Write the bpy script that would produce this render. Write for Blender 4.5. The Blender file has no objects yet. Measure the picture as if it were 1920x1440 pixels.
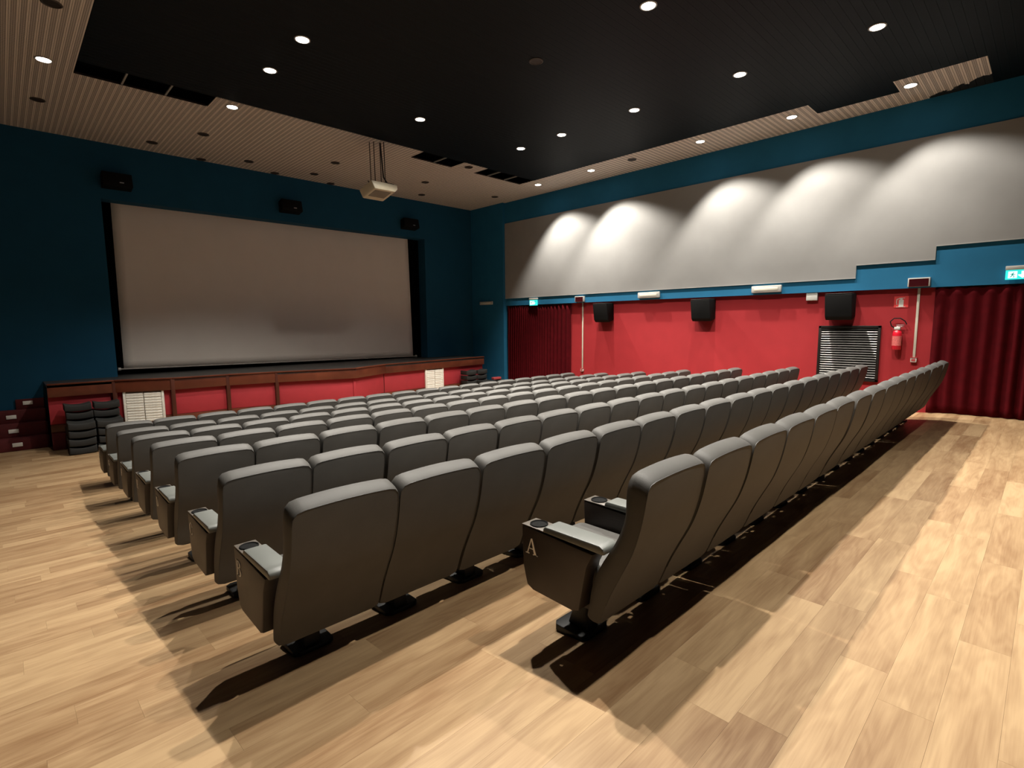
import bpy, bmesh, math, random
from mathutils import Matrix, Vector
random.seed(7)
S = bpy.context.scene
COL = S.collection

# ------------------------------------------------------------------ camera
CAM_H = 1.6
F_PX = 983.85
YAW, PITCH, ROLL = 0.770300, -0.115003, -0.008915
fwd = Vector((math.sin(YAW)*math.cos(PITCH), math.cos(YAW)*math.cos(PITCH), math.sin(PITCH)))
rgt = Vector((math.cos(YAW), -math.sin(YAW), 0))
up = rgt.cross(fwd)
r2 = rgt*math.cos(ROLL) + up*math.sin(ROLL)
u2 = -rgt*math.sin(ROLL) + up*math.cos(ROLL)
cam = bpy.data.cameras.new('camera')
cam.sensor_width = 36.0
cam.lens = F_PX/1920*36
cam.clip_start = 0.05
camo = bpy.data.objects.new('camera', cam)
COL.objects.link(camo)
camo.matrix_world = Matrix(((r2.x, u2.x, -fwd.x, 0), (r2.y, u2.y, -fwd.y, 0), (r2.z, u2.z, -fwd.z, CAM_H), (0, 0, 0, 1)))
S.camera = camo

# ------------------------------------------------------------------ world, exposure
w = bpy.data.worlds.new('world'); S.world = w
w.use_nodes = True
w.node_tree.nodes['Background'].inputs[0].default_value = (0.55, 0.6, 0.7, 1)
w.node_tree.nodes['Background'].inputs[1].default_value = 0.0
vs = S.view_settings
vs.view_transform = 'Standard'
vs.look = 'None'
vs.gamma = 1.0
vs.use_curve_mapping = False
vs.exposure = 0.0
LAMP_WATT = 900.0
LAMP_COL = (1.0, 0.94, 0.845)
LAMP_CONE = math.radians(104)
LAMP_BLEND = 0.45

# ------------------------------------------------------------------ materials
def newmat(name):
    m = bpy.data.materials.new(name); m.use_nodes = True
    nt = m.node_tree
    return m, nt, nt.nodes['Principled BSDF']
def N(nt, t, **kw):
    n = nt.nodes.new(t)
    for k, v in kw.items(): setattr(n, k, v)
    return n
def mat(name, col, rough=0.6, metal=0.0, spec=0.5, vary=0.08, vscale=6.0, bump=0.0, bscale=200.0, emit=None, estr=0.0, sheen=0.0):
    m, nt, b = newmat(name)
    b.inputs['Roughness'].default_value = rough
    b.inputs['Metallic'].default_value = metal
    b.inputs['Specular IOR Level'].default_value = spec
    if sheen: b.inputs['Sheen Weight'].default_value = sheen
    tc = N(nt, 'ShaderNodeTexCoord')
    no = N(nt, 'ShaderNodeTexNoise'); no.inputs['Scale'].default_value = vscale; no.inputs['Detail'].default_value = 4
    nt.links.new(tc.outputs['Object'], no.inputs['Vector'])
    mr = N(nt, 'ShaderNodeMapRange'); mr.inputs[1].default_value = .3; mr.inputs[2].default_value = .7
    mr.inputs[3].default_value = 1-vary; mr.inputs[4].default_value = 1+vary
    nt.links.new(no.outputs[0], mr.inputs[0])
    vm = N(nt, 'ShaderNodeVectorMath', operation='SCALE'); vm.inputs[0].default_value = col
    nt.links.new(mr.outputs[0], vm.inputs['Scale'])
    nt.links.new(vm.outputs[0], b.inputs['Base Color'])
    if bump:
        nb = N(nt, 'ShaderNodeTexNoise'); nb.inputs['Scale'].default_value = bscale; nb.inputs['Detail'].default_value = 2
        nt.links.new(tc.outputs['Object'], nb.inputs['Vector'])
        bp = N(nt, 'ShaderNodeBump'); bp.inputs['Strength'].default_value = bump; bp.inputs['Distance'].default_value = .002
        nt.links.new(nb.outputs[0], bp.inputs['Height']); nt.links.new(bp.outputs[0], b.inputs['Normal'])
    if emit:
        b.inputs['Emission Color'].default_value = (*emit, 1); b.inputs['Emission Strength'].default_value = estr
    return m

def wood(name, light, dark, mode='object', rough=.42, sx=1.6, sy=11.0, tone=.30, spec=.35):
    """planks with the grain along object X; each piece gets its own offset and tone"""
    m, nt, b = newmat(name)
    L = nt.links.new
    b.inputs['Roughness'].default_value = rough
    b.inputs['Specular IOR Level'].default_value = spec
    tc = N(nt, 'ShaderNodeTexCoord')
    rnd = N(nt, 'ShaderNodeObjectInfo').outputs['Random'] if mode == 'object' else N(nt, 'ShaderNodeNewGeometry').outputs['Random Per Island']
    mul = N(nt, 'ShaderNodeMath', operation='MULTIPLY'); mul.inputs[1].default_value = 71.3
    L(rnd, mul.inputs[0])
    cb = N(nt, 'ShaderNodeCombineXYZ'); L(mul.outputs[0], cb.inputs[0]); L(mul.outputs[0], cb.inputs[2])
    add = N(nt, 'ShaderNodeVectorMath', operation='ADD'); L(tc.outputs['Object'], add.inputs[0]); L(cb.outputs[0], add.inputs[1])
    def noise(scx, scy, scale, detail, dist):
        mp = N(nt, 'ShaderNodeVectorMath', operation='MULTIPLY'); mp.inputs[1].default_value = (scx, scy, 1)
        L(add.outputs[0], mp.inputs[0])
        n = N(nt, 'ShaderNodeTexNoise'); n.inputs['Scale'].default_value = scale; n.inputs['Detail'].default_value = detail
        n.inputs['Distortion'].default_value = dist
        L(mp.outputs[0], n.inputs['Vector'])
        return n.outputs[0]
    broad = noise(sx, sy, 1.0, 3, .6)
    # cathedral figure: contour lines of a stretched noise
    fig = noise(sx*.9, sy*.75, 1.0, 1.5, .3)
    m1 = N(nt, 'ShaderNodeMath', operation='MULTIPLY'); m1.inputs[1].default_value = 46.0; L(fig, m1.inputs[0])
    sn = N(nt, 'ShaderNodeMath', operation='SINE'); L(m1.outputs[0], sn.inputs[0])
    fine = noise(4, 130, 1.0, 3, 0)
    def rng(src, a, c, lo, hi):
        r = N(nt, 'ShaderNodeMapRange'); r.inputs[1].default_value = a; r.inputs[2].default_value = c; r.inputs[3].default_value = lo; r.inputs[4].default_value = hi
        L(src, r.inputs[0]); return r.outputs[0]
    def addm(a, c):
        q = N(nt, 'ShaderNodeMath', operation='ADD'); L(a, q.inputs[0]); L(c, q.inputs[1]); return q.outputs[0]
    tot = addm(addm(rng(broad, .3, .7, 0.0, .62), rng(sn.outputs[0], -1, 1, 0, .16)), addm(rng(fine, .3, .7, -.10, .14), rng(rnd, 0, 1, -tone, tone)))
    cl = N(nt, 'ShaderNodeClamp'); L(tot, cl.inputs[0])
    mx = N(nt, 'ShaderNodeMix', data_type='RGBA'); mx.inputs[6].default_value = (*light, 1); mx.inputs[7].default_value = (*dark, 1)
    L(cl.outputs[0], mx.inputs[0]); L(mx.outputs[2], b.inputs['Base Color'])
    bp = N(nt, 'ShaderNodeBump'); bp.inputs['Strength'].default_value = .12; bp.inputs['Distance'].default_value = .001
    L(fine, bp.inputs['Height']); L(bp.outputs[0], b.inputs['Normal'])
    return m

def plank_mat(name, col, hole, ragged=False, spec=.4):
    """perforated ceiling plank; slots across the middle of the plank (object X = across, Y = along)"""
    m, nt, b = newmat(name)
    L = nt.links.new
    b.inputs['Roughness'].default_value = .55
    b.inputs['Specular IOR Level'].default_value = spec
    tc = N(nt, 'ShaderNodeTexCoord'); sp = N(nt, 'ShaderNodeSeparateXYZ'); L(tc.outputs['Object'], sp.inputs[0])
    def M(op, a, c=None, v=None):
        q = N(nt, 'ShaderNodeMath', operation=op); L(a, q.inputs[0])
        if c is not None: L(c, q.inputs[1])
        if v is not None: q.inputs[1].default_value = v
        return q.outputs[0]
    ax = M('ABSOLUTE', sp.outputs[0])
    inside = M('LESS_THAN', ax, v=.029)
    col_i = M('FLOOR', M('MULTIPLY', M('ADD', sp.outputs[0], v=.029), v=1/.0193))
    stag = M('MULTIPLY', col_i, v=.5)
    yy = M('FRACT', M('ADD', M('MULTIPLY', sp.outputs[1], v=1/.022), stag))
    xx = M('FRACT', M('MULTIPLY', M('ADD', sp.outputs[0], v=.029), v=1/.0193))
    slot = M('MULTIPLY', M('LESS_THAN', yy, v=.62), M('LESS_THAN', M('ABSOLUTE', M('SUBTRACT', xx, v=.5)), v=.40))
    msk = M('MULTIPLY', inside, slot)
    mx = N(nt, 'ShaderNodeMix', data_type='RGBA'); mx.inputs[6].default_value = (*col, 1); mx.inputs[7].default_value = (*hole, 1)
    L(msk, mx.inputs[0])
    out = mx.outputs[2]
    if ragged:   # rough edge of black paint brushed over the wall end of the plank
        no = N(nt, 'ShaderNodeTexNoise'); no.inputs['Scale'].default_value = 9; L(N(nt, 'ShaderNodeNewGeometry').outputs['Position'], no.inputs['Vector'])
        ps = N(nt, 'ShaderNodeSeparateXYZ'); L(N(nt, 'ShaderNodeNewGeometry').outputs['Position'], ps.inputs[0])
        back = M('MULTIPLY', M('SUBTRACT', ps.outputs[1], v=1.78), v=-.45)
        edge = M('GREATER_THAN', M('ADD', M('ADD', sp.outputs[1], back), M('MULTIPLY', no.outputs[0], v=.35)), v=.72)
        m2 = N(nt, 'ShaderNodeMix', data_type='RGBA'); m2.inputs[7].default_value = (.012, .012, .012, 1)
        L(edge, m2.inputs[0]); L(out, m2.inputs[6]); out = m2.outputs[2]
    L(out, b.inputs['Base Color'])
    return m

M = {}
M['floor_plank'] = wood('floor_plank', (.42, .285, .155), (.215, .120, .057), 'object')
M['floor_plank_rest'] = wood('floor_plank_rest', (.42, .285, .155), (.215, .120, .057), 'island')
M['underlay'] = mat('underlay', (.16, .10, .055), .9)
M['mahogany'] = wood('mahogany', (.165, .045, .022), (.060, .016, .009), 'object', rough=.35, sx=1.2, sy=8, tone=.1)
M['post_wood'] = wood('post_wood', (.085, .022, .011), (.045, .012, .007), 'object', rough=.4, sx=6, sy=6, tone=.1)
M['blue'] = mat('blue', (.019, .148, .285), .8, spec=.2, vary=.05, vscale=3, bump=.15, bscale=90)
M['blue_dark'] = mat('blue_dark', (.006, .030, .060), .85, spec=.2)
M['blue_shaded'] = mat('blue_shaded', (.008, .068, .130), .8, spec=.2, vary=.05, vscale=3, bump=.15, bscale=90)  # wall blue darkened, so the front wall's dimness is in its colour
M['grey'] = mat('grey', (.29, .284, .275), .85, vary=.04, vscale=2.5, bump=.2, bscale=160)
M['trim'] = mat('trim', (.42, .42, .41), .6)
M['red'] = mat('red', (.295, .018, .022), .75, spec=.25, vary=.05, vscale=4, bump=.2, bscale=120)
M['stage_red'] = mat('stage_red', (.37, .022, .032), .75, vary=.05)
M['step_red'] = mat('step_red', (.085, .005, .006), .8, vary=.15, vscale=15, bump=.3)
M['curtain'] = mat('curtain', (.064, .0022, .0042), .95, vary=.15, vscale=8, bump=.3, spec=.08)
M['screen'] = mat('screen', (.74, .68, .62), .8, vary=.02, vscale=2)
M['black'] = mat('black', (.006, .006, .007), .8)
M['black_floor'] = mat('black_floor', (.035, .034, .033), .55, vary=.2, vscale=9)
M['void'] = mat('void', (.003, .003, .003), 1.0)
M['plank_white'] = plank_mat('plank_white', (.76, .68, .61), (.10, .088, .078))
M['plank_ragged'] = plank_mat('plank_ragged', (.76, .68, .61), (.10, .088, .078), True)
M['plank_black'] = plank_mat('plank_black', (.0042, .0076, .0110), (.0025, .0045, .0065), spec=.12)
M['rail'] = mat('rail', (.30, .29, .27), .5)
M['vinyl'] = mat('vinyl', (.068, .065, .060), .60, vary=.06, vscale=9, bump=.25, bscale=350, spec=.35)
M['pad_vinyl'] = mat('pad_vinyl', (.125, .132, .122), .42, vary=.05, bump=.25, bscale=350)
M['arm'] = mat('arm', (.040, .031, .027), .5, vary=.1, bump=.15, bscale=300)
M['arm_top'] = mat('arm_top', (.11, .095, .08), .35)
M['gloss_black'] = mat('gloss_black', (.008, .008, .008), .35, spec=.25)
M['cup_black'] = mat('cup_black', (.006, .006, .006), .7, spec=.08)
M['step_plate'] = mat('step_plate', (.88, .86, .80), .5)
M['hem'] = mat('hem', (.34, .32, .29), .8)
M['piping'] = mat('piping', (.03, .029, .027), .5)
M['foot'] = mat('foot', (.010, .010, .010), .5)
M['letter'] = mat('letter', (.92, .90, .88), .5)
M['lens_on'] = mat('lens_on', (1, 1, 1), .4, emit=(1.0, .93, .82), estr=22.0)
M['lens_off'] = mat('lens_off', (.022, .016, .013), .5)
M['ring'] = mat('ring', (.35, .33, .30), .35, metal=.6)
M['ring_dark'] = mat('ring_dark', (.045, .033, .026), .5)
M['speaker'] = mat('speaker', (.0045, .0045, .0045), .7, spec=.15)
M['speaker_top'] = mat('speaker_top', (.075, .075, .07), .5)
M['badge'] = mat('badge', (.5, .5, .5), .3, metal=.8)
M['cream'] = mat('cream', (.68, .60, .44), .45)
M['cream_vent'] = mat('cream_vent', (.22, .19, .15), .6)
M['bracket'] = mat('bracket', (.02, .012, .010), .5)
M['white'] = mat('white', (.55, .54, .50), .45)
M['white_glow'] = mat('white_glow', (.8, .78, .68), .4)
M['alarm_red'] = mat('alarm_red', (.045, .004, .006), .25)
M['exit_cyan'] = mat('exit_cyan', (.02, .5, .45), .4, emit=(.03, .62, .56), estr=1.3)
M['exit_white'] = mat('exit_white', (.8, .9, .9), .4, emit=(.55, 1.0, .95), estr=1.6)
M['exit_teal'] = mat('exit_teal', (.0, .25, .2), .4, emit=(.0, .22, .17), estr=.7)
M['conduit'] = mat('conduit', (.55, .51, .42), .5)
M['ext_red'] = mat('ext_red', (.62, .012, .030), .25)
M['ext_label'] = mat('ext_label', (.62, .14, .13), .5, vary=.3, vscale=60)
M['sign_red'] = mat('sign_red', (.62, .05, .05), .4)
M['frame_black'] = mat('frame_black', (.012, .009, .008), .35)
M['slat'] = mat('slat', (.17, .165, .155), .30, metal=.9, vary=.25, vscale=3)
M['grille_white'] = mat('grille_white', (.88, .86, .78), .35, vary=.12, vscale=22)
M['cushion'] = mat('cushion', (.013, .013, .012), .8, bump=.3)
M['red_plastic'] = mat('red_plastic', (.35, .05, .05), .5)

# ------------------------------------------------------------------ mesh helpers
class MB:
    def __init__(s): s.v = []; s.f = []
    def box(s, x0, x1, y0, y1, z0, z1):
        n = len(s.v)
        s.v += [(x0,y0,z0),(x1,y0,z0),(x1,y1,z0),(x0,y1,z0),(x0,y0,z1),(x1,y0,z1),(x1,y1,z1),(x0,y1,z1)]
        s.f += [tuple(n+i for i in q) for q in ((0,3,2,1),(4,5,6,7),(0,1,5,4),(1,2,6,5),(2,3,7,6),(3,0,4,7))]
        return s
    def prism(s, pts, a, b, axis='x'):
        """pts: 2-D polygon; axis x -> pts are (y,z), y -> (x,z), z -> (x,y)"""
        n = len(s.v); k = len(pts)
        for t in (a, b):
            for p in pts:
                s.v.append({'x': (t, p[0], p[1]), 'y': (p[0], t, p[1]), 'z': (p[0], p[1], t)}[axis])
        s.f.append(tuple(n+i for i in range(k))[::-1]); s.f.append(tuple(n+k+i for i in range(k)))
        for i in range(k):
            j = (i+1) % k
            s.f.append((n+i, n+j, n+k+j, n+k+i))
        return s
    def tube(s, pts, r, n=8, cap=True):
        pts = [Vector(p) for p in pts]; b = len(s.v)
        rr = r if isinstance(r, (list, tuple)) else [r]*len(pts)
        ref = None
        for i, p in enumerate(pts):
            d = (pts[min(i+1, len(pts)-1)] - pts[max(i-1, 0)]).normalized()
            if ref is None: ref = Vector((1,0,0)) if abs(d.x) < .9 else Vector((0,1,0))
            u = (ref - d*ref.dot(d)).normalized(); ref = u; v = d.cross(u)
            for k in range(n):
                a = 2*math.pi*k/n
                s.v.append(tuple(p + (u*math.cos(a) + v*math.sin(a))*rr[i]))
        for i in range(len(pts)-1):
            for k in range(n):
                s.f.append((b+i*n+k, b+i*n+(k+1)%n, b+(i+1)*n+(k+1)%n, b+(i+1)*n+k))
        if cap:
            s.f.append(tuple(b+k for k in range(n))[::-1]); e = b+(len(pts)-1)*n
            s.f.append(tuple(e+k for k in range(n)))
        return s
    def lathe(s, prof, n=20, c=(0,0,0)):
        """prof: (r,z) pairs around the Z axis"""
        b = len(s.v)
        for r, z in prof:
            for k in range(n):
                a = 2*math.pi*k/n
                s.v.append((c[0]+r*math.cos(a), c[1]+r*math.sin(a), c[2]+z))
        for i in range(len(prof)-1):
            for k in range(n):
                s.f.append((b+i*n+k, b+i*n+(k+1)%n, b+(i+1)*n+(k+1)%n, b+(i+1)*n+k))
        return s
    def disc(s, r, z, n=20, c=(0,0), flip=False):
        b = len(s.v)
        s.v += [(c[0]+r*math.cos(2*math.pi*k/n), c[1]+r*math.sin(2*math.pi*k/n), z) for k in range(n)]
        q = tuple(range(b, b+n)); s.f.append(q[::-1] if flip else q)
        return s
    def mesh(s, name, m, bevel=0, smooth=False, sharp=40, segs=2):
        me = bpy.data.meshes.new(name); me.from_pydata(s.v, [], s.f)
        bm = bmesh.new(); bm.from_mesh(me)
        bmesh.ops.recalc_face_normals(bm, faces=bm.faces)
        if bevel:
            bmesh.ops.bevel(bm, geom=list(bm.edges), offset=bevel, segments=segs, profile=.5, affect='EDGES', clamp_overlap=True)
        bm.to_mesh(me); bm.free()
        if smooth or bevel:
            for p in me.polygons: p.use_smooth = True
            me.set_sharp_from_angle(angle=math.radians(sharp))
        me.materials.append(M[m] if isinstance(m, str) else m)
        return me
    def build(s, name, m, parent=None, loc=None, **kw):
        return place(name, s.mesh(name, m, **kw), parent, loc)
def place(name, me, parent=None, loc=None, rot=None):
    o = bpy.data.objects.new(name, me); COL.objects.link(o)
    if parent: o.parent = parent
    if loc is not None: o.location = loc
    if rot is not None: o.rotation_euler = rot
    return o
def tag(o, label=None, cat=None, group=None, kind=None):
    if label: o['label'] = label
    if cat: o['category'] = cat
    if group: o['group'] = group
    if kind: o['kind'] = kind
    return o
def empty(name, loc=(0,0,0), rot=None):
    o = bpy.data.objects.new(name, None); COL.objects.link(o); o.location = loc; o.empty_display_size = .1
    if rot: o.rotation_euler = rot
    return o
def structure(o): o['kind'] = 'structure'; return o
ORD = ['first','second','third','fourth','fifth','sixth','seventh','eighth','ninth','tenth','eleventh','twelfth','thirteenth','fourteenth','fifteenth','sixteenth','seventeenth','eighteenth']

# ------------------------------------------------------------------ room dimensions (metres, floor of the back aisle = 0)
XL, XR, YB, YF, ZC = -1.7, 11.5, -3.2, 13.62, 5.28
PW, PY0 = .1915, .025                     # floor plank width, phase
K1, K2 = PY0+PW*6, PY0+PW*43              # rake starts / ends
SLOPE = .09
def floor_z(y):
    return 0.0 if y <= K1 else -(min(y, K2)-K1)*SLOPE
ZF = floor_z(20)

# ------------------------------------------------------------------ floor
fb = MB()
fb.prism([(YB-.3, -.02), (K1, -.02), (K2, ZF-.02), (14.8, ZF-.02), (14.8, ZF-.3), (YB-.3, -.6)], XL-.3, XR+.4, 'x')
floor = structure(fb.build('floor', 'underlay'))
PL = 1.24
def plank_mesh(length, width):
    g = .0003
    return MB().box(-length/2+g, length/2-g, -width/2+g, width/2-g, -.012, 0)
pm_cache = {}
def plank_me(l, w):
    k = (round(l, 2), round(w, 4))
    if k not in pm_cache: pm_cache[k] = plank_mesh(k[0], k[1]).mesh('floor_plank', 'floor_plank')
    return pm_cache[k]
cands = []
j0 = int((YB-PY0)//PW); j1 = int((13.0-PY0)//PW)
for j in range(j0, j1+1):
    ya, yb = PY0+j*PW, PY0+(j+1)*PW
    off = random.uniform(0, PL)
    x = XL-off
    while x < XR+.1:
        xa, xb = max(x, XL), min(x+PL, XR+.1)
        if xb-xa > .05: cands.append((xa, xb, ya, yb))
        x += PL
def near(c):
    xa, xb, ya, yb = c
    d = math.hypot((xa+xb)/2, (ya+yb)/2)
    vis = (yb > -.05 and ya < 2.3 and xb > -.3 and xb > .75*(0-ya)) or (xa < 1.0 and xb > -.4 and ya >= 2.3)
    return (0 if vis else 100) + d
cands.sort(key=near)
rest = MB()
ang = math.atan(-SLOPE)
for i, (xa, xb, ya, yb) in enumerate(cands):
    yc = (ya+yb)/2; za, zb = floor_z(ya+1e-6), floor_z(yb-1e-6)
    a = math.atan2(zb-za, yb-ya); wdt = math.hypot(zb-za, yb-ya)
    if i < 300:
        place('floor_plank', plank_me(xb-xa, wdt), floor, ((xa+xb)/2, yc, (za+zb)/2), (a, 0, 0))
    else:
        g = .0003; n = len(rest.v)
        rest.v += [(xa+g, ya+g, za), (xb-g, ya+g, za), (xb-g, yb-g, zb), (xa+g, yb-g, zb), (xa+g, ya+g, za-.012), (xb-g, ya+g, za-.012), (xb-g, yb-g, zb-.012), (xa+g, yb-g, zb-.012)]
        rest.f += [tuple(n+q for q in t) for t in ((0,1,2,3),(0,4,5,1),(1,5,6,2),(2,6,7,3),(3,7,4,0))]
ro = rest.build('floor_planks', 'floor_plank_rest', floor); ro['kind'] = 'stuff'

# ------------------------------------------------------------------ walls
XRED = 11.585
wb = MB()
wb.box(XR, XR+.35, YB, YF+1.6, 2.15, 5.9)                       # upper wall and blue band
wall_right = structure(wb.build('wall_right', 'blue'))
structure(MB().box(XRED, XR+.35, YB, YF-1.52, -1.0, 2.15).build('wall_right_lower', 'red'))
structure(MB().box(11.40, XR+.35, YF-1.52, YF+.4, -1.0, 5.9).build('wall_pilaster', 'blue'))
# grey acoustic panels on the right wall, stepping up towards the back
gy = YF-1.521
panel = MB().prism([(YB, 2.845), (1.5, 2.845), (1.5, 2.62), (2.65, 2.62), (2.65, 2.385), (gy, 2.385), (gy, 4.66), (YB, 4.66)], XR-.02, XR, 'x').build('wall_panel', 'grey', wall_right)
for (ya, yb, z0) in ((2.65, gy, 2.385), (1.5, 2.65, 2.62), (YB, 1.5, 2.845)):
    MB().box(XR-.024, XR, ya, yb, z0-.014, z0-.0005).build('edge_strip', 'trim', panel)
OX0, OX1, OZ1 = 1.70, 9.55, 4.18                                 # screen opening
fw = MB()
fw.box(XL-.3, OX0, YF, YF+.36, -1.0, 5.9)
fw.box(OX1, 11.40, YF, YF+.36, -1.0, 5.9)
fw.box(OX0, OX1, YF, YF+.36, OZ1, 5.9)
structure(fw.build('wall_front', 'blue_shaded'))
structure(MB().box(XL-.3, XL, YB, YF, -1.0, 5.9).build('wall_left', 'blue_dark'))
structure(MB().box(XL-.3, XR+.35, YB-.3, YB, -.3, 5.9).build('wall_back', 'blue_dark'))
structure(MB().box(OX0-1.2, OX1+1.2, 15.4, 15.6, 0, 5.9).box(OX0-1.4, OX0-1.2, YF+.36, 15.6, 0, 5.9).box(OX1+1.2, OX1+1.4, YF+.36, 15.6, 0, 5.9).build('wall_backstage', 'black'))

# ------------------------------------------------------------------ ceiling
ceiling = structure(MB().box(XL-.3, XR+.35, YB-.3, 15.6, 5.62, 5.9).build('ceiling', 'void'))
def ceiling_plank_mesh(length, width, m):
    w = width/2-(.0004 if m == 'plank_black' else .0012); e = .0012 if m == 'plank_black' else .004
    b = MB()
    b.prism([(-w, .012), (-w, e), (-w+e, 0), (w-e, 0), (w, e), (w, .012)], -length/2, length/2, 'y')
    return b.mesh('ceiling_plank', m)
cache = {}
def ceil_plank(x, y, length, width, m, along):
    k = (round(length, 3), round(width, 4), m)
    if k not in cache: cache[k] = ceiling_plank_mesh(*k)
    place('ceiling_plank', cache[k], ceiling, (x, y, ZC), (0, 0, 0) if along == 'y' else (0, 0, -math.pi/2))
HOLES = ((1.10, 2.81), (6.90, 8.03), (8.68, 10.36))
YE, YH = 9.72, 10.25
PF = .0875
n = int((XR-XL)/PF)
for i in range(n+1):
    x = XL+.04+i*PF
    if x > XR-.03: break
    if x < 1.10: y0 = YB
    elif any(a < x < b for a, b in HOLES): y0 = YH
    elif x > 10.36: y0 = YH
    else: y0 = YE
    ceil_plank(x, (y0+YF)/2, YF-y0, PF, 'plank_white', 'y')
PR = .10
y = YH-PR/2
while y > YB:
    if y > .98:
        x0 = 10.83 if 2.1 < y < 3.3 else 10.30
        ceil_plank((x0+XR)/2, y, XR-x0, PR, 'plank_ragged' if y < 1.78 else 'plank_white', 'x')
    else:
        x0 = XR
    if y < YE:
        ceil_plank((1.10+x0)/2, y, x0-1.10, PR, 'plank_black', 'x')
    y -= PR
for x in (1.67, 2.24, 7.50, 9.15, 9.72):                          # bare hanger rails crossing the gaps
    MB().box(x-.012, x+.012, YE-.05, YH+.05, ZC+.005, ZC+.03).build('hanger_rail', 'rail', ceiling)
for a, b in HOLES:                                                # edge profile closing the plank ends
    MB().box(a, b, YH-.004, YH, ZC, ZC+.03).build('edge_profile', 'bracket', ceiling)

# ------------------------------------------------------------------ downlights
ring_p = [(.100, 0), (.102, -.006), (.090, -.012), (.080, -.006), (.076, .02)]
ring_on = MB().lathe(ring_p, 24).mesh('trim_ring', 'ring', smooth=True)
ring_off = MB().lathe(ring_p, 24).mesh('trim_ring', 'ring_dark', smooth=True)
lens_on = MB().lathe([(.079, -.009), (.06, -.014), (.03, -.017), (.001, -.018)], 24).mesh('lens', 'lens_on', smooth=True)
lens_off = MB().disc(.082, -.004, 24, flip=True).mesh('lens', 'lens_off')
spot = bpy.data.lights.new('lamp_beam', 'SPOT')
spot.energy = LAMP_WATT; spot.color = LAMP_COL; spot.spot_size = LAMP_CONE; spot.spot_blend = LAMP_BLEND; spot.shadow_soft_size = .045
beams = {}
def beam(f):                                   # lamps differ a little in output
    if f not in beams:
        beams[f] = spot.copy(); beams[f].energy = LAMP_WATT*f
        if f == .97: beams[f].spot_size = math.radians(128); beams[f].spot_blend = .85   # beam widened so added spill brightens the projector
    return beams[f]
def downlight(x, y, lit, label, group):
    o = empty('downlight', (x, y, ZC)); tag(o, label, 'downlight', group)
    place('trim_ring', ring_on if lit else ring_off, o)
    place('lens', lens_on if lit else lens_off, o)
    if lit:
        l = place('lamp_beam', beam(lit), o, (0, 0, -.03), (math.radians(-13) if 10.5 < x < 10.7 else 0, 0, 0))
BLK = 'downlights in the black ceiling'; WHT = 'downlights in the white ceiling border'
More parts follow.
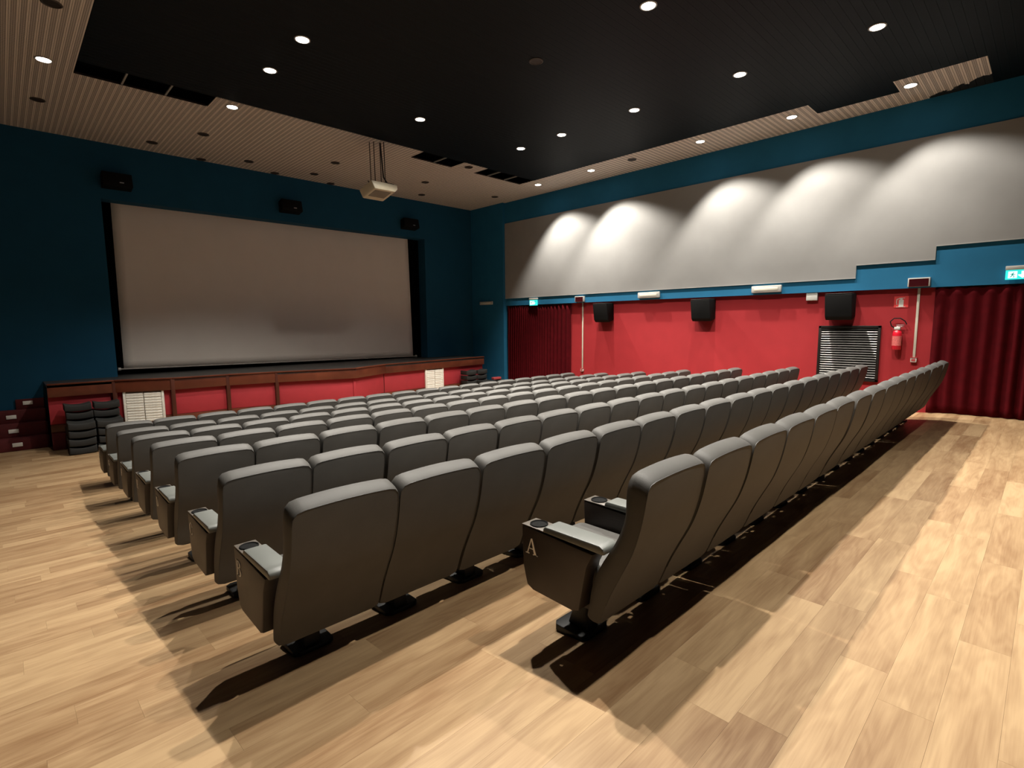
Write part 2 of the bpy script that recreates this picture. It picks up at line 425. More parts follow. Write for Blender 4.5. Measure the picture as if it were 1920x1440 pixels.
for x, y, lit, lab, g in [
    (.76, 10.02, .12, 'lit round downlight in the white ceiling strip at the far left', WHT),
    (.75, 8.27, 0, 'unlit round downlight in the white strip at the top left corner', WHT),
    (.77, 11.80, 0, 'unlit round downlight in the white strip nearest the left front wall', WHT),
    (3.14, 7.08, .9, 'lit downlight in the black ceiling, nearer of the left pair', BLK),
    (3.14, 8.22, .7, 'lit downlight in the black ceiling, farther of the left pair', BLK),
    (3.15, 9.98, .45, 'lit downlight in the white border beside the left ceiling gap', WHT),
    (3.15, 11.74, 0, 'unlit downlight in the white border above the left half of the screen', WHT),
    (5.78, 8.28, .97, 'lit downlight in the black ceiling just in front of the projector', BLK),
    (5.77, 5.40, 0, 'unlit downlight in the middle of the black ceiling', BLK),
    (5.77, 3.60, 1, 'large lit downlight cut by the top edge of the picture', BLK),
    (8.25, 8.17, 1, 'lit downlight in the black ceiling nearest the right ceiling corner', BLK),
    (8.26, 7.05, 1, 'lit downlight in the black ceiling, second from the right ceiling corner', BLK),
    (8.27, 5.40, 1.2, 'lit downlight in the black ceiling, third from the right ceiling corner', BLK),
    (8.29, 3.58, 1.2, 'lit downlight in the black ceiling, fourth from the right ceiling corner', BLK),
    (8.28, 1.85, .8, 'lit downlight in the black ceiling nearest the top right', BLK),
    (10.65, 1.88, .45, 'lit downlight in the white border beside the brushed black paint edge', WHT),
    (10.65, 3.62, .6, 'lit downlight in the white border beside the notch at its step', WHT),
    (10.66, 5.37, .72, 'lit downlight in the white border over the grey wall, third from the back', WHT),
    (10.66, 7.00, 0, 'unlit downlight in the white border over the grey wall', WHT),
    (10.65, 8.15, 1, 'lit downlight in the white border over the grey wall, second from the corner', WHT),
    (10.66, 9.92, .9, 'lit downlight in the white border nearest the front right ceiling corner', WHT),
    (10.72, 11.70, 0, 'unlit downlight in the white border at the front right corner', WHT),
    (8.30, 11.74, 0, 'unlit downlight in the white border right of the projector', WHT),
    (5.83, 11.74, 0, 'unlit downlight in the white border left of the projector', WHT),
    (8.29, 9.95, 0, 'unlit downlight on the white tongue between two ceiling gaps', WHT),
    (2.53, 12.94, 0, 'small unlit spot hole in the white border, first from the left in the near line', WHT),
    (4.36, 12.95, 0, 'small unlit spot hole in the white border, second from the left in the near line', WHT),
    (5.86, 12.93, 0, 'small unlit spot hole in the white border, third from the left in the near line', WHT),
    (9.00, 12.92, 0, 'small unlit spot hole in the white border at the right of the near line', WHT),
    (3.54, 13.50, 0, 'small unlit spot hole by the front wall above the left of the screen', WHT),
    (5.13, 13.50, 0, 'small unlit spot hole by the front wall above the middle of the screen', WHT),
    (6.55, 13.50, 0, 'small unlit spot hole by the front wall just left of the projector', WHT),
    (3.14, 5.40, 1, 'lit downlight in the black ceiling just beyond the top edge of the picture', BLK),
    (3.14, 3.60, 1, 'lit downlight in the black ceiling above the left end of row B', BLK),
    (5.77, 1.86, .3, 'lit downlight in the black ceiling above the middle of row A', BLK),
    (3.14, 1.86, 1.1, 'lit downlight in the black ceiling above the left end of row A', BLK),
    (10.65, .12, 0, 'unlit downlight by the right wall above the back curtain', BLK),
    (8.28, .12, .1, 'lit downlight in the black ceiling over the back aisle, right', BLK),
    (5.77, .12, .25, 'lit downlight in the black ceiling over the back aisle, middle', BLK),
    (3.14, .12, .8, 'lit downlight in the black ceiling over the back aisle, left', BLK),
]: downlight(x, y, lit, lab, g)

# ------------------------------------------------------------------ stage
ZS = .56
FR = [(.52, 12.5), (1.49, 12.5), (2.38, 12.14), (3.38, 12.12), (4.32, 11.93), (5.95, 11.42), (7.06, 11.95), (10.75, 12.32)]
stage = empty('stage', (0, 0, 0)); tag(stage, 'wooden bow-fronted stage with red panels under the cinema screen', 'stage')
outline = FR + [(10.75, YF), (.52, YF)]
outin = [(x, y+.09) for x, y in FR] + [(10.75-.05, YF-.002), (.57, YF-.002)]
MB().prism(outin, ZF, ZS-.04, 'z').build('body', 'step_red', stage)
deck = [(x, y) for x, y in FR] + [(10.75, YF-.002), (.52, YF-.002)]
MB().prism(deck, ZS-.04, ZS, 'z').build('deck', 'black_floor', stage)
structure(MB().box(OX0, OX1, YF-.001, 15.4, ZS-.2, ZS).build('floor_backstage', 'black_floor'))
def facet(a, b, z0, z1, d0, d1, m, name, parent, t0=0, t1=1, bevel=.004):
    """board on the facet a-b between heights z0,z1, standing d0..d1 in front of the line (local frame)"""
    a, b = Vector((*a, 0)), Vector((*b, 0)); L = (b-a).length; an = math.atan2(b.y-a.y, b.x-a.x)
    mid = a.lerp(b, (t0+t1)/2)
    me = MB().box(-L*(t1-t0)/2, L*(t1-t0)/2, -d1, -d0, z0, z1).mesh(name, m, bevel=bevel)
    return place(name, me, parent, (mid.x, mid.y, 0), (0, 0, an))
for i in range(len(FR)-1):
    a, b = FR[i], FR[i+1]
    facet(a, b, .345, ZS+.004, -.05, 0, 'mahogany', 'fascia_board', stage)
    facet(a, b, ZS+.004, ZS+.03, -.08, .015, 'mahogany', 'nosing', stage)
    facet(a, b, -.16, .34, -.09, -.075, 'stage_red', 'front_panel', stage)
    facet(a, b, -.30, -.165, -.09, -.06, 'mahogany', 'plinth_board', stage)
    facet(a, b, ZF+.002, -.305, -.09, -.075, 'step_red', 'kick_panel', stage)
for i in (1, 2, 3, 4):
    x, y = FR[i]
    MB().box(x-.035, x+.035, y-.005, y+.08, ZF+.002, ZS).build('post', 'post_wood', stage, bevel=.004)
def stage_grille(fa, fb_, t0, t1, label):
    a, b = Vector((*fa, 0)), Vector((*fb_, 0)); L = (b-a).length; an = math.atan2(b.y-a.y, b.x-a.x)
    mid = a.lerp(b, (t0+t1)/2); hw = L*(t1-t0)/2
    g = place('vent_grille', MB().box(-hw, hw, .055, .07, -.25, .335).mesh('vent_grille', 'cream_vent'), stage, (mid.x, mid.y, 0), (0, 0, an))
    g['label'] = label
    for s in (-1, 1):
        MB().box(s*hw-.02, s*hw+.02, .02, .07, -.29, .38).build('frame_post', 'grille_white', g, bevel=.003)
    z = -.24; k = 0
    w2 = (hw-.035)/2
    me = MB().prism([(.05, .0), (.022, -.012), (.018, .018), (.028, .034), (.052, .046)], -w2, w2, 'x').mesh('slat', 'grille_white')
    while z < .28:
        for s in (-1, 1):
            place('slat', me, g, (s*(w2+.008), random.uniform(-.002, .002), z), (random.uniform(-.08, .08), random.uniform(-.012, .012), 0))
        z += .052
stage_grille(FR[1], FR[2], .14, .80, 'white slatted vent grille in the stage front beside the left cushion stack')
stage_grille(FR[6], FR[7], .37, .54, 'white slatted vent grille near the right end of the stage')

# steps at the left of the stage
steps = empty('stage_steps', (0, 13.05, ZF)); tag(steps, 'dark red carpeted steps with white step lights left of the stage', 'steps')
zs = [ZF, -.41, -.17, .06, .25]; ys = [13.05, 13.24, 13.43, 13.58]; xs0 = [-1.65, -1.65, -1.65, .10]
for i in range(4):
    st = MB().box(xs0[i], .51, ys[i]-13.05, YF-.002-13.05, zs[i]-ZF, zs[i+1]-ZF).build('step', 'step_red', steps, bevel=.008)
    cx = [.06, .03, .02, .27][i]; h = zs[i]-ZF+.115
    MB().box(cx-.07, cx+.07, ys[i]-13.05-.012, ys[i]-13.05, h-.035, h+.035).build('step_light', 'step_plate', st, bevel=.004)

# ------------------------------------------------------------------ cinema screen
scr = empty('cinema_screen', (5.5, 14.02, ZS)); tag(scr, 'large plain projection screen hanging in the stage opening', 'screen')
b = MB(); nx, nz = 40, 24
for i in range(nx+1):
    for k in range(nz+1):
        u, v = i/nx, k/nz
        x = 1.87+u*(9.28-1.87) + (.04*v*(1-u) - .10*v*u if 1 else 0)
        zb = .70-.09*u; z = zb + v*(4.7-zb)
        yy = 14.02 + .02*math.sin(u*math.pi)*(1-v) + .012*math.sin(9*u+2*v)
        b.v.append((x-5.5, yy-14.02, z-ZS))
for i in range(nx):
    for k in range(nz):
        q = i*(nz+1)+k; b.f.append((q, q+nz+1, q+nz+2, q+1))
so = b.build('cloth', 'screen', scr, smooth=True)
so.modifiers.new('thickness', 'SOLIDIFY').thickness = .006
MB().tube([(1.80-5.5, 0, .69-ZS), (9.36-5.5, 0, .60-ZS)], .016, 12).build('bottom_bar', 'hem', scr, smooth=True)
for x, z in ((1.785, .692), (9.375, .60)):
    MB().tube([(x-5.5-.02, 0, z-ZS), (x-5.5+.03, 0, z-ZS)], .034, 12).build('end_cap', 'white', scr, smooth=True)

# speakers above the screen
for x, lab in ((1.97, 'black wall loudspeaker above the left corner of the screen'), (5.47, 'black wall loudspeaker above the middle of the screen'), (8.96, 'black wall loudspeaker above the right corner of the screen')):
    o = empty('wall_speaker', (x, YF, 4.53)); tag(o, lab, 'speaker', 'loudspeakers above the screen')
    MB().prism([(0, .11), (-.20, .16), (-.26, -.10), (0, -.15)], -.25, .25, 'x').build('cabinet', 'speaker', o, bevel=.012)
    MB().box(.03, .10, -.262, -.24, -.045, -.028).build('badge', 'badge', o, loc=(0, .01, 0))

# ------------------------------------------------------------------ cinema chairs
P = .55
def interp(pts, t):
    """Catmull-Rom through pts, t in 0..1"""
    n = len(pts)-1; f = min(t*n, n-1e-6); i = int(f); u = f-i
    p = [pts[max(i-1, 0)], pts[i], pts[i+1], pts[min(i+2, n)]]
    def c(k):
        a, b_, c_, d = (q[k] for q in p)
        return .5*((2*b_)+(-a+c_)*u+(2*a-5*b_+4*c_-d)*u*u+(-a+3*b_-3*c_+d)*u**3)
    return c(0), c(1)
REAR = [(.225, .205), (.200, .262), (.160, .365), (.112, .465), (.045, .600), (.004, .725), (-.020, .840), (-.034, .940)]
FRONT = [(.285, .215), (.268, .300), (.252, .390), (.205, .505), (.120, .650), (.078, .765), (.072, .870), (.058, .966)]
NU, NV = 12, 22
def halfw(t, w, h=.70, r=.058, rb=.04):
    d = (1-t)*h; e = t*h
    if d < r: return w-r+math.sqrt(max(r*r-(r-d)**2, 0))
    if e < rb: return w-rb+math.sqrt(max(rb*rb-(rb-e)**2, 0))
    return w
def back_mesh():
    b = MB()
    ts = [k/NV for k in range(NV+1)]
    ts = [t+.0 if t < .8 else .8+.2*(1-(1-(t-.8)/.2)**1.7) for t in ts]
    W = .2675
    def grid(curve, inset, bulge, crown):
        idx = []
        for k, t in enumerate(ts):
            tt = inset*.9 + t*(1-inset*1.8)
            yy, zz = interp(curve, tt)
            hw = halfw(t, W-inset*.4)
            row = []
            for i in range(NU+1):
                u = -1+2*i/NU
                row.append(len(b.v)); b.v.append((u*hw, yy + bulge*(1-u*u)*math.sin(math.pi*min(max(t, 0), 1))**.5, zz + crown*(1-u*u)*t**6))
            idx.append(row)
        for k in range(NV):
            for i in range(NU):
                q = (idx[k][i], idx[k][i+1], idx[k+1][i+1], idx[k+1][i])
                b.f.append(q if bulge <= 0 else q[::-1])
        return idx
    R_ = grid(REAR, .012, -.006, .006)
    F_ = grid(FRONT, .012, .022, .008)
    def loop(I):
        return [I[k][0] for k in range(NV+1)] + I[NV][1:-1] + [I[k][NU] for k in range(NV, -1, -1)] + I[0][1:-1][::-1]
    la, lb = loop(R_), loop(F_)
    n = len(la); prev = la
    for s, out in ((.10, .002), (.40, .008), (.70, .009), (.90, .005)):
        cur = []
        for k in range(n):
            A, B = Vector(b.v[la[k]]), Vector(b.v[lb[k]]); p = A.lerp(B, s)
            c = Vector((0, p.y, .55)); d = Vector((p.x/.27, 0, (p.z-.56)/.36)); d = Vector((d.x**7, 0, d.z**7)); 
            d = d.normalized() if d.length > 1e-6 else Vector((0, 0, 0))
            p = p + d*out + (Vector((0, 0, .006)) if k > NV*.9 and k < n*.55 and p.z > .9 else Vector((0, 0, 0)))
            if abs(p.x) > .2715: p.x = math.copysign(.2715, p.x)
            cur.append(len(b.v)); b.v.append(tuple(p))
        for k in range(n):
            k2 = (k+1) % n; b.f.append((prev[k], prev[k2], cur[k2], cur[k]))
        prev = cur
    for k in range(n):
        k2 = (k+1) % n; b.f.append((prev[k], prev[k2], lb[k2], lb[k]))
    seam = [Vector(b.v[q]) for q in la[int(NV*.25):NV+1+NU-1+int(NV*.75)]]
    return b.mesh('backrest', 'vinyl', smooth=True, sharp=38), seam
me_back, seam_pts = back_mesh()
me_seam = MB().tube([p+Vector((0, -.0005, 0)) for p in seam_pts], .0022, 5).mesh('piping', 'piping', smooth=True)
me_seat = MB().box(-.213, .213, .20, .690, .350, .47).mesh('seat', 'vinyl', bevel=.04, segs=3)
me_pan = MB().prism([(.27, .23), (.60, .23), (.66, .372), (.24, .372)], -.205, .205, 'x').mesh('seat_pan', 'arm', bevel=.01)
ARM_PROF = [(.675, .583), (.225, .562), (.262, .49), (.305, .262), (.340, .248), (.600, .257), (.640, .275), (.666, .37)]
AW = .055
me_arm = MB().prism(ARM_PROF, -AW, AW, 'x').mesh('armrest', 'arm', bevel=.006)
me_plate = MB().box(-AW+.001, AW-.001, .515, .676, .583, .589).mesh('cup_plate', 'arm_top', bevel=.002)
me_pad = MB().prism([(.165, .575), (.165, .606), (.190, .618), (.515, .616), (.532, .602), (.532, .582)], -AW-.0015, AW+.0015, 'x').mesh('arm_pad', 'pad_vinyl', bevel=.010)
cup = MB().lathe([(.047, .588), (.047, .594), (.043, .596), (.040, .593), (.038, .590), (.001, .590)], 20, (0, .605, 0))
me_cup = cup.mesh('cup_holder', 'cup_black', smooth=True)
me_stem = MB().prism([(.42, .345), (.54, .350), (.54, .10), (.57, .012), (.43, .012), (.45, .10)], -.045, .045, 'x').mesh('pedestal', 'foot', bevel=.008)
me_base = MB().prism([(-.11, .43), (-.08, .405), (.08, .405), (.11, .43), (.11, .60), (.08, .625), (-.08, .625), (-.11, .60)], -.02, .014, 'z').mesh('base_plate', 'foot', bevel=.004)

# serif letters as flat raised marks, unit box, (u right, v up)
def arc(cx, cy, rx, ry, a0, a1, w0, w1, n=12):
    out = []
    for i in range(n):
        q = []
        for k in (i, i+1):
            a = math.radians(a0+(a1-a0)*k/n); t = abs(math.cos(a)); ww = w0+(w1-w0)*t
            q.append(((cx+rx*math.cos(a), cy+ry*math.sin(a)), (cx+(rx-ww)*math.cos(a), cy+(ry-w0)*math.sin(a))))
        out.append([q[0][0], q[1][0], q[1][1], q[0][1]])
    return out
def rect(x0, x1, y0, y1): return [(x0, y0), (x1, y0), (x1, y1), (x0, y1)]
TH, TN = .15, .055
def stem(x): return [rect(x, x+TH, 0, 1), rect(x-.08, x+TH+.08, 0, TN), rect(x-.08, x+TH+.08, 1-TN, 1)]
LET = {
 'A': [[(.06, 0), (.13, 0), (.46, .96), (.42, 1)], [(.70, 0), (.88, 0), (.52, 1), (.42, 1)], rect(.22, .66, .33, .33+TN), rect(-.04, .26, 0, TN), rect(.58, 1.0, 0, TN)],
 'B': stem(.12)+[rect(.2, .5, .94, 1), rect(.2, .5, .50, .56), rect(.2, .52, 0, .06)]+arc(.48, .76, .28, .24, -90, 90, .06, .15)+arc(.5, .27, .33, .27, -90, 90, .06, .16),
 'C': arc(.52, .5, .46, .5, 50, 310, .06, .16, 20)+[rect(.79, .85, .66, 1), rect(.79, .85, 0, .30)],
 'D': stem(.12)+[rect(.2, .45, .94, 1), rect(.2, .45, 0, .06)]+arc(.44, .5, .46, .5, -90, 90, .06, .16, 16),
 'E': stem(.12)+[rect(.2, .8, .94, 1), rect(.2, .6, .48, .54), rect(.2, .84, 0, .06), rect(.75, .81, .72, 1), rect(.55, .61, .36, .66), rect(.79, .85, 0, .30)],
 'F': stem(.12)+[rect(.2, .8, .94, 1), rect(.2, .6, .48, .54), rect(.75, .81, .72, 1), rect(.55, .61, .36, .66)],
 'G': arc(.52, .5, .46, .5, 50, 310, .06, .16, 20)+[rect(.79, .85, .66, 1), rect(.70, .85, .06, .44), rect(.58, .97, .40, .46)],
 'H': stem(.10)+stem(.72)+[rect(.2, .8, .48, .54)],
}
def letter_mesh(ch, h=.084, th=.0025):
    b = MB()
    for poly in LET[ch]:
        b.prism([(-u*h*.95, v*h) for u, v in poly], -th, 0, 'x')
    return b.mesh('row_letter', 'letter')

ROWS = {  # letter: (left boundary x, y of back, notch height, seats)
 'A': (1.851, 1.154, .874, 16), 'B': (.795, 2.229, .7535, 18), 'C': (.818, 3.302, .658, 18), 'D': (.817, 4.374, .5836, 18),
 'E': (.850, 5.500, .476, 18), 'F': (.867, 6.610, .3685, 18), 'G': (.872, 7.670, .2745, 18), 'H': (.886, 8.737, .2107, 18)}
def arm_tree(o, x, letter=None):
    a = place('armrest', me_arm, o, (x, 0, 0))
    place('arm_pad', me_pad, a); place('cup_plate', me_plate, a); place('cup_holder', me_cup, a)
    if letter: 
        l = place('row_letter', letter_mesh(letter), a, (-AW-.0002, .642, .445)); l['label'] = 'white serif letter %s' % letter
ROWDESC = {'A': 'back row A', 'B': 'row B', 'C': 'row C', 'D': 'row D', 'E': 'row E', 'F': 'row F', 'G': 'row G', 'H': 'front row H'}
for R, (x0, yr, zn, cnt) in ROWS.items():
    zfl = floor_z(yr+.30)
    for i in range(cnt):
        o = empty('cinema_chair', (x0+P*(i+.5), yr, zfl))
        if i == 0: lab = 'charcoal cinema chair at the aisle end of %s, white letter on its armrest' % ROWDESC[R]
        elif i == cnt-1: lab = 'charcoal cinema chair at the far right wall end of %s' % ROWDESC[R]
        else: lab = 'charcoal cinema chair in %s, %s from the left aisle' % (ROWDESC[R], ORD[i])
        tag(o, lab, 'chair', 'cinema chairs in %s' % ROWDESC[R])
        lift = zn-.882-zfl                # backs line up along the measured row height
        bk = place('backrest', me_back, o, (.012 if i == 0 else 0, 0, lift), (random.uniform(-.008, .008), 0, random.uniform(-.004, .004)))
        place('piping', me_seam, bk)
        st = place('seat', me_seat, o, (0, 0, lift)); place('seat_pan', me_pan, st)
        arm_tree(o, -P/2+(.04 if i == 0 else 0), R if i == 0 else None)
        if i == cnt-1: arm_tree(o, P/2-.04)
        pd = place('pedestal', me_stem, o); place('base_plate', me_base, pd)
for o in COL.objects:
    if o.name.startswith('armrest') and o.parent and o.parent.name.startswith('cinema_chair'):
        o.location.z = [c for c in o.parent.children if c.name.startswith('backrest')][0].location.z

# ------------------------------------------------------------------ spare cushions stacked by the stage
def cushion_mesh(w, d, h):
    b = MB(); nx = 10
    rows = []
    for i in range(nx+1):
        u = -1+2*i/nx; x = u*w/2; sag = .035*(1-u*u)
        for (y, z) in ((-d/2, .0), (-d/2, h), (d/2, h), (d/2, 0)):
            b.v.append((x, y, z-sag + (.02 if z == 0 else 0)*(1-u*u)))
    for i in range(nx):
        for k in range(4):
            q = i*4; b.f.append((q+k, q+4+k, q+4+(k+1)%4, q+(k+1)%4))
    b.f.append((0, 1, 2, 3)); b.f.append((nx*4+3, nx*4+2, nx*4+1, nx*4))
    return b.mesh('pad', 'cushion', bevel=.012, sharp=60)
me_cu = cushion_mesh(.385, .30, .125)
def stack(x, y, n, step, where, z0=ZF):
    for k in range(n):
        o = place('seat_cushion', me_cu, None, (x+random.uniform(-.01, .01), y+random.uniform(-.015, .015), z0+.02+k*step), (0, 0, random.uniform(-.03, .03)))
        pos = 'topmost' if k == n-1 else ('bottom one' if k == 0 else '%s from the bottom' % ORD[k])
        tag(o, 'black seat cushion, %s of %s' % (pos, where), 'cushion', 'spare seat cushions stacked by the stage')
stack(.90, 11.98, 4, .143, 'the low near stack by the steps')
stack(1.31, 11.98, 4, .143, 'the low near stack by the left grille')
stack(.91, 12.32, 6, .145, 'the tall stack by the steps')
stack(1.31, 12.32, 6, .145, 'the tall stack by the left grille')
stack(9.88, 12.02, 6, .145, 'the left tall stack at right stage end')
stack(10.30, 12.05, 6, .145, 'the right tall stack at right stage end')
stack(10.15, 11.60, 4, .140, 'the low inner stack at right stage end')
stack(10.60, 11.62, 4, .140, 'the low outer stack at right stage end')
tag(MB().box(-.15, .15, -.06, .06, 0, .07).build('red_box', 'red_plastic', None, (10.62, 11.62, ZF+.02+3*.14+.125), bevel=.01), 'small red box lying on the low cushion stack at right', 'box')

# ------------------------------------------------------------------ ceiling projector
pr = empty('projector', (5.86, 9.70, 4.47)); tag(pr, 'cream ceiling projector hanging on four dark rods', 'projector')
T = math.radians(-12)
body = MB().prism([(-.30, -.005), (-.24, -.17), (.22, -.17), (.30, -.10), (.30, -.005)], 0, .52, 'y').build('body', 'cream', pr, bevel=.02)
body.rotation_euler = (T, 0, 0)
MB().box(-.20, .16, .06, .36, -.176, -.168).build('vent', 'cream_vent', body)
MB().lathe([(.055, 0), (.06, .03), (.045, .05), (.04, .03)], 18).build('lens_ring', 'gloss_black', body, loc=(.12, .52, -.09)).rotation_euler = (-math.pi/2, 0, 0)
MB().box(-.20, .20, .12, .38, .004, .020).build('mount_plate', 'bracket', body)
MB().tube([(-.20, .25, .02), (-.30, .10, -.01), (-.34, .05, -.02)], .012, 6).build('cable', 'bracket', body)
for (x, y) in ((-.15, .22), (-.10, .14), (.04, .14), (.06, .02)):
    MB().tube([(x, y+.06, ZC-4.47), (x+.02, y+.08, -.02)], .010, 6).build('rod', 'bracket', pr)
MB().tube([(.04, .18, ZC-4.47), (.10, .2, .15), (.16, .16, .03), (.28, .10, .01)], .016, 6).build('cable', 'bracket', pr)

# ------------------------------------------------------------------ right wall: speakers and fixtures
for yc, lab in ((8.31, 'black tilted wall speaker next to the front red curtain'), (5.57, 'black tilted wall speaker in the middle of the red wall'), (2.86, 'black tilted wall speaker above the slatted shutter')):
    o = empty('wall_speaker', (XRED, yc, 1.86)); tag(o, lab, 'speaker', 'tilted loudspeakers on the red wall')
    bo = MB().prism([(0, .235), (-.33, .225), (-.26, -.19), (-.20, -.255), (0, -.20)], -.225, .225, 'y')
    bo.build('cabinet', 'speaker', o, bevel=.02)
    MB().box(-.32, -.01, -.215, .215, .236, .243).build('top_plate', 'speaker_top', o, bevel=.003)
    MB().box(-.06, 0, -.06, .06, -.12, .05).build('wall_bracket', 'bracket', o)
def wall_box(name, label, cat, y0, y1, z0, z1, d, m, x=XR, bevel=.015, group=None):
    o = empty(name, (x, (y0+y1)/2, (z0+z1)/2)); tag(o, label, cat, group)
    hy, hz = (y1-y0)/2, (z1-z0)/2
    MB().box(-d, 0, -hy, hy, -hz, hz).build('housing', m, o, bevel=bevel)
    return o, hy, hz
for y0, y1, lab in ((6.69, 7.28, 'white emergency lamp on the blue band left of middle speaker'), (3.93, 4.52, 'white emergency lamp on the blue band right of middle speaker')):
    o, hy, hz = wall_box('emergency_lamp', lab, 'lamp', y0, y1, 2.19, 2.33, .07, 'white', group='emergency lamps on the blue band')
    MB().box(-.078, -.068, -hy+.06, hy-.06, -.03, .03).build('diffuser', 'white_glow', o, bevel=.004)
o, hy, hz = wall_box('emergency_lamp', 'grey emergency lamp on the blue corner pilaster beside the stage', 'lamp', 12.58, 13.18, 2.205, 2.31, .06, 'white', x=11.40)
MB().box(-.068, -.058, -hy+.06, hy-.06, -.03, .03).build('diffuser', 'white_glow', o, bevel=.004)
for y0, y1, lab in ((8.97, 9.27, 'dark red alarm panel in white frame by the front curtain'), (1.54, 1.85, 'dark red alarm panel in white frame by the back curtain')):
    o, hy, hz = wall_box('alarm_panel', lab, 'alarm', y0, y1, 2.17, 2.32, .07, 'white', group='alarm panels on the blue band', bevel=.006)
    MB().box(-.0715, -.069, -hy+.018, hy-.018, -hz+.002, hz-.018).build('display', 'alarm_red', o)
wall_box('junction_box', 'small white junction box beside the speaker over the shutter', 'box', 3.28, 3.48, 1.995, 2.148, .07, 'white', x=XRED, bevel=.008)
# exit signs
def exit_sign(y0, y1, z0, z1, zt, label, big):
    o = empty('exit_sign', (XR, (y0+y1)/2, z0)); tag(o, label, 'exit sign', 'lit emergency exit signs')
    hy = (y1-y0)/2; h = z1-z0
    MB().box(-.075, 0, -hy, hy, h+.002, zt-z0).build('housing', 'white', o, bevel=.01)
    p = MB().box(-.05, -.032, -hy+.003, hy-.003, 0, h).build('panel', 'exit_cyan', o)
    X = -.0515
    # door square with running figure, left half as seen from the hall (towards +Y)
    s = h*.36; c = hy*.52
    MB().box(X, -.05, c-s, c+s, h*.14, h*.86).build('door_pictogram', 'exit_white', p)
    fig = MB()
    def poly(pts): fig.prism([(c-(u-.5)*s*1.9, h*.16+v*h*.68) for u, v in pts], X-.001, X, 'x')
    poly([(.50, .82), (.58, .90), (.66, .82), (.58, .74)])
    poly([(.38, .42), (.52, .38), (.62, .72), (.46, .72)])
    poly([(.40, .42), (.52, .42), (.40, .22), (.22, .10), (.16, .18), (.30, .28)])
    poly([(.46, .42), (.56, .42), (.72, .28), (.66, .04), (.58, .06), (.62, .24)])
    poly([(.46, .72), (.40, .66), (.22, .60), (.22, .52), (.42, .54), (.50, .62)])
    poly([(.58, .70), (.62, .58), (.82, .54), (.82, .46), (.58, .50), (.52, .60)])
    fig.build('running_figure', 'exit_teal', p)
    a = -hy*.12; q = h*.5
    MB().prism([(a+.12*h, q+.36*h), (a-.12*h, q+.36*h), (a-.12*h, q), (a-.36*h, q+.02*h), (a-.36*h, q-.08*h), (a, q-.40*h), (a+.36*h, q-.08*h), (a+.36*h, q+.02*h), (a+.12*h, q)], X, -.05, 'x').build('down_arrow', 'exit_white', p)
exit_sign(.25, .61, 2.215, 2.36, 2.425, 'lit cyan exit sign above the back curtain at the right edge', True)
exit_sign(10.70, 11.02, 2.125, 2.285, 2.345, 'lit cyan exit sign above the front red curtain', False)
# conduits with call points
for yc, zt, zb, lab in ((1.70, 2.165, .93, 'pale vertical conduit beside the fire extinguisher'), (9.10, 2.165, .33, 'pale vertical conduit beside the front curtain')):
    o = empty('wall_conduit', (XRED, yc, zb)); tag(o, lab, 'conduit', 'cable conduits on the red wall')
    MB().box(-.022, 0, -.019, .019, 0, zt-zb).build('cover', 'conduit', o, bevel=.003)
    k = MB().box(-.05, 0, -.045, .045, -.075, 0).build('call_point', 'white', o, bevel=.006)
    MB().box(-.052, -.05, -.030, .030, -.060, -.015).build('button_window', 'red_plastic', k)
    MB().box(-.056, 0, -.048, .048, .0, .012).build('cap', 'red_plastic', k)
# metal shutter grille
g = empty('slatted_shutter', (XRED, 2.72, .46)); tag(g, 'metal slatted shutter in black frame on the red wall', 'shutter')
hy, H = .51, 1.04
MB().box(-.01, 0, -hy+.03, hy-.03, .03, H-.03).build('backing', 'void', g)
for nm, bx in (('frame_side', (-.05, 0, -hy, -hy+.045, 0, H)), ('frame_side', (-.05, 0, hy-.045, hy, 0, H)), ('frame_top', (-.05, 0, -hy, hy, H-.045, H)), ('frame_bottom', (-.05, 0, -hy, hy, 0, .045))):
    MB().box(*bx).build(nm, 'frame_black', g, bevel=.004)
sl = MB().prism([(-.040, -.007), (-.036, -.009), (-.022, .007), (-.026, .010)], -hy+.046, hy-.046, 'y').mesh('slat', 'slat')
ns = 21
for k in range(ns): place('slat', sl, g, (0, 0, .075+k*(H-.14)/(ns-1)), (0, 0, random.uniform(-.002, .002)))
# fire extinguisher and its sign
e = empty('fire_extinguisher', (XRED-.09, 1.955, 1.07)); tag(e, 'red fire extinguisher hanging on the red wall', 'fire extinguisher')
MB().lathe([(.001, 0), (.062, .002), (.070, .015), (.070, .285), (.060, .325), (.035, .352), (.022, .36), (.022, .375), (.001, .375)], 24).build('cylinder', 'ext_red', e, smooth=True)
MB().lathe([(.0708, .075), (.0708, .245)], 24).build('label_band', 'ext_label', e, smooth=True)
v = MB().box(-.045, .03, -.045, .045, .355, .405).build('valve', 'white', e, bevel=.01)
MB().box(-.02, .02, -.085, .02, .405, .418).build('handle', 'badge', v, bevel=.004)
MB().box(-.02, .02, -.095, .02, .432, .442).build('lever', 'badge', v, bevel=.004)
MB().tube([(0, .03, .38), (0, .09, .42), (0, .115, .50), (0, .06, .56), (0, -.03, .56), (0, -.10, .51), (0, -.13, .45)], .010, 7).build('hose', 'gloss_black', e, smooth=True)
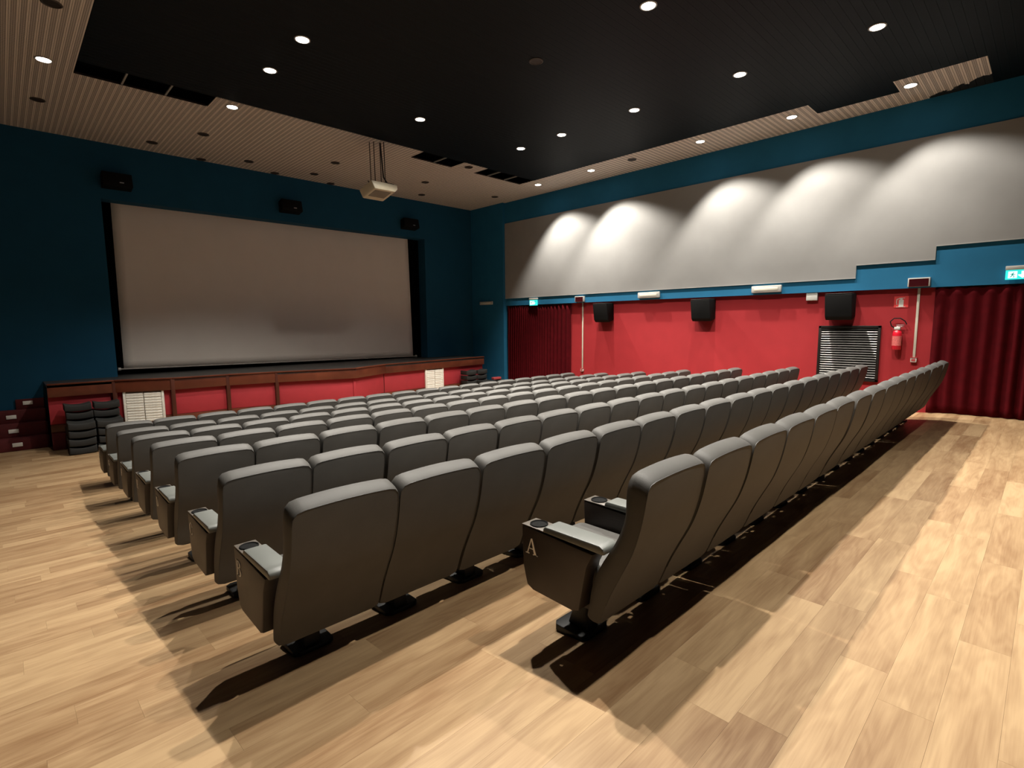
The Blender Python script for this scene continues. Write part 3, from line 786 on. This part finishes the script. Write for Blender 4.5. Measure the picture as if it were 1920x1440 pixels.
MB().box(-.02, .088, -.02, .02, .30, .35).build('wall_hook', 'bracket', e)
s = empty('extinguisher_sign', (XRED, 1.945, 1.92)); tag(s, 'red square fire extinguisher sign above the extinguisher', 'sign')
MB().box(-.006, 0, -.105, .105, -.10, .10).build('plate', 'sign_red', s)
pic = MB()
pic.box(-.0075, -.006, -.035, .035, -.085, .035); pic.box(-.0075, -.006, -.018, .018, .035, .065)
pic.box(-.0075, -.006, -.05, .03, .062, .072); pic.box(-.0075, -.006, -.065, .07, -.092, -.085)
pic.prism([(.02, .066), (.07, .05), (.075, .0), (.065, -.05), (.055, -.05), (.064, .0), (.060, .042), (.02, .056)], -.0075, -.006, 'x')
pic.build('pictogram', 'white', s)

# ------------------------------------------------------------------ curtains
def curtain(y0, y1, z_top, zfun, label, wl, seed):
    rnd = random.Random(seed); b = MB()
    n = int((y1-y0)/.012); nz = 16
    ph = [0.0]; a = 0
    for i in range(n): a += .012/(wl*(1+.35*math.sin(i*.021+seed)+.2*rnd.uniform(-1, 1)))*2*math.pi; ph.append(a)
    for i in range(n+1):
        y = y0+(y1-y0)*i/n; zb = zfun(y)+.012
        for k in range(nz+1):
            v = k/nz; z = z_top+(zb-z_top)*v
            amp = (.020+.030*min(1, v*2.5))*(.75+.45*math.sin(i*.037+seed)*math.sin(i*.0113))
            x = 11.535+amp*math.sin(ph[i]+.5*math.sin(3*v+i*.01)) + .003*math.sin(ph[i]*.37+v*4)
            b.v.append((x, y, z))
    for i in range(n):
        for k in range(nz):
            q = i*(nz+1)+k; b.f.append((q, q+1, q+nz+2, q+nz+1))
    o = b.build('curtain', 'curtain', None, smooth=True, sharp=180)
    o.modifiers.new('thickness', 'SOLIDIFY').thickness = .004
    tag(o, label, 'curtain', 'dark red curtains along the right wall')
curtain(-1.6, 1.47, 2.145, floor_z, 'tall dark red pleated curtain at the right edge behind row A', .155, 3)
curtain(9.50, YF-1.55, 2.145, floor_z, 'dark red pleated curtain between the blue pilaster and red wall', .125, 8)
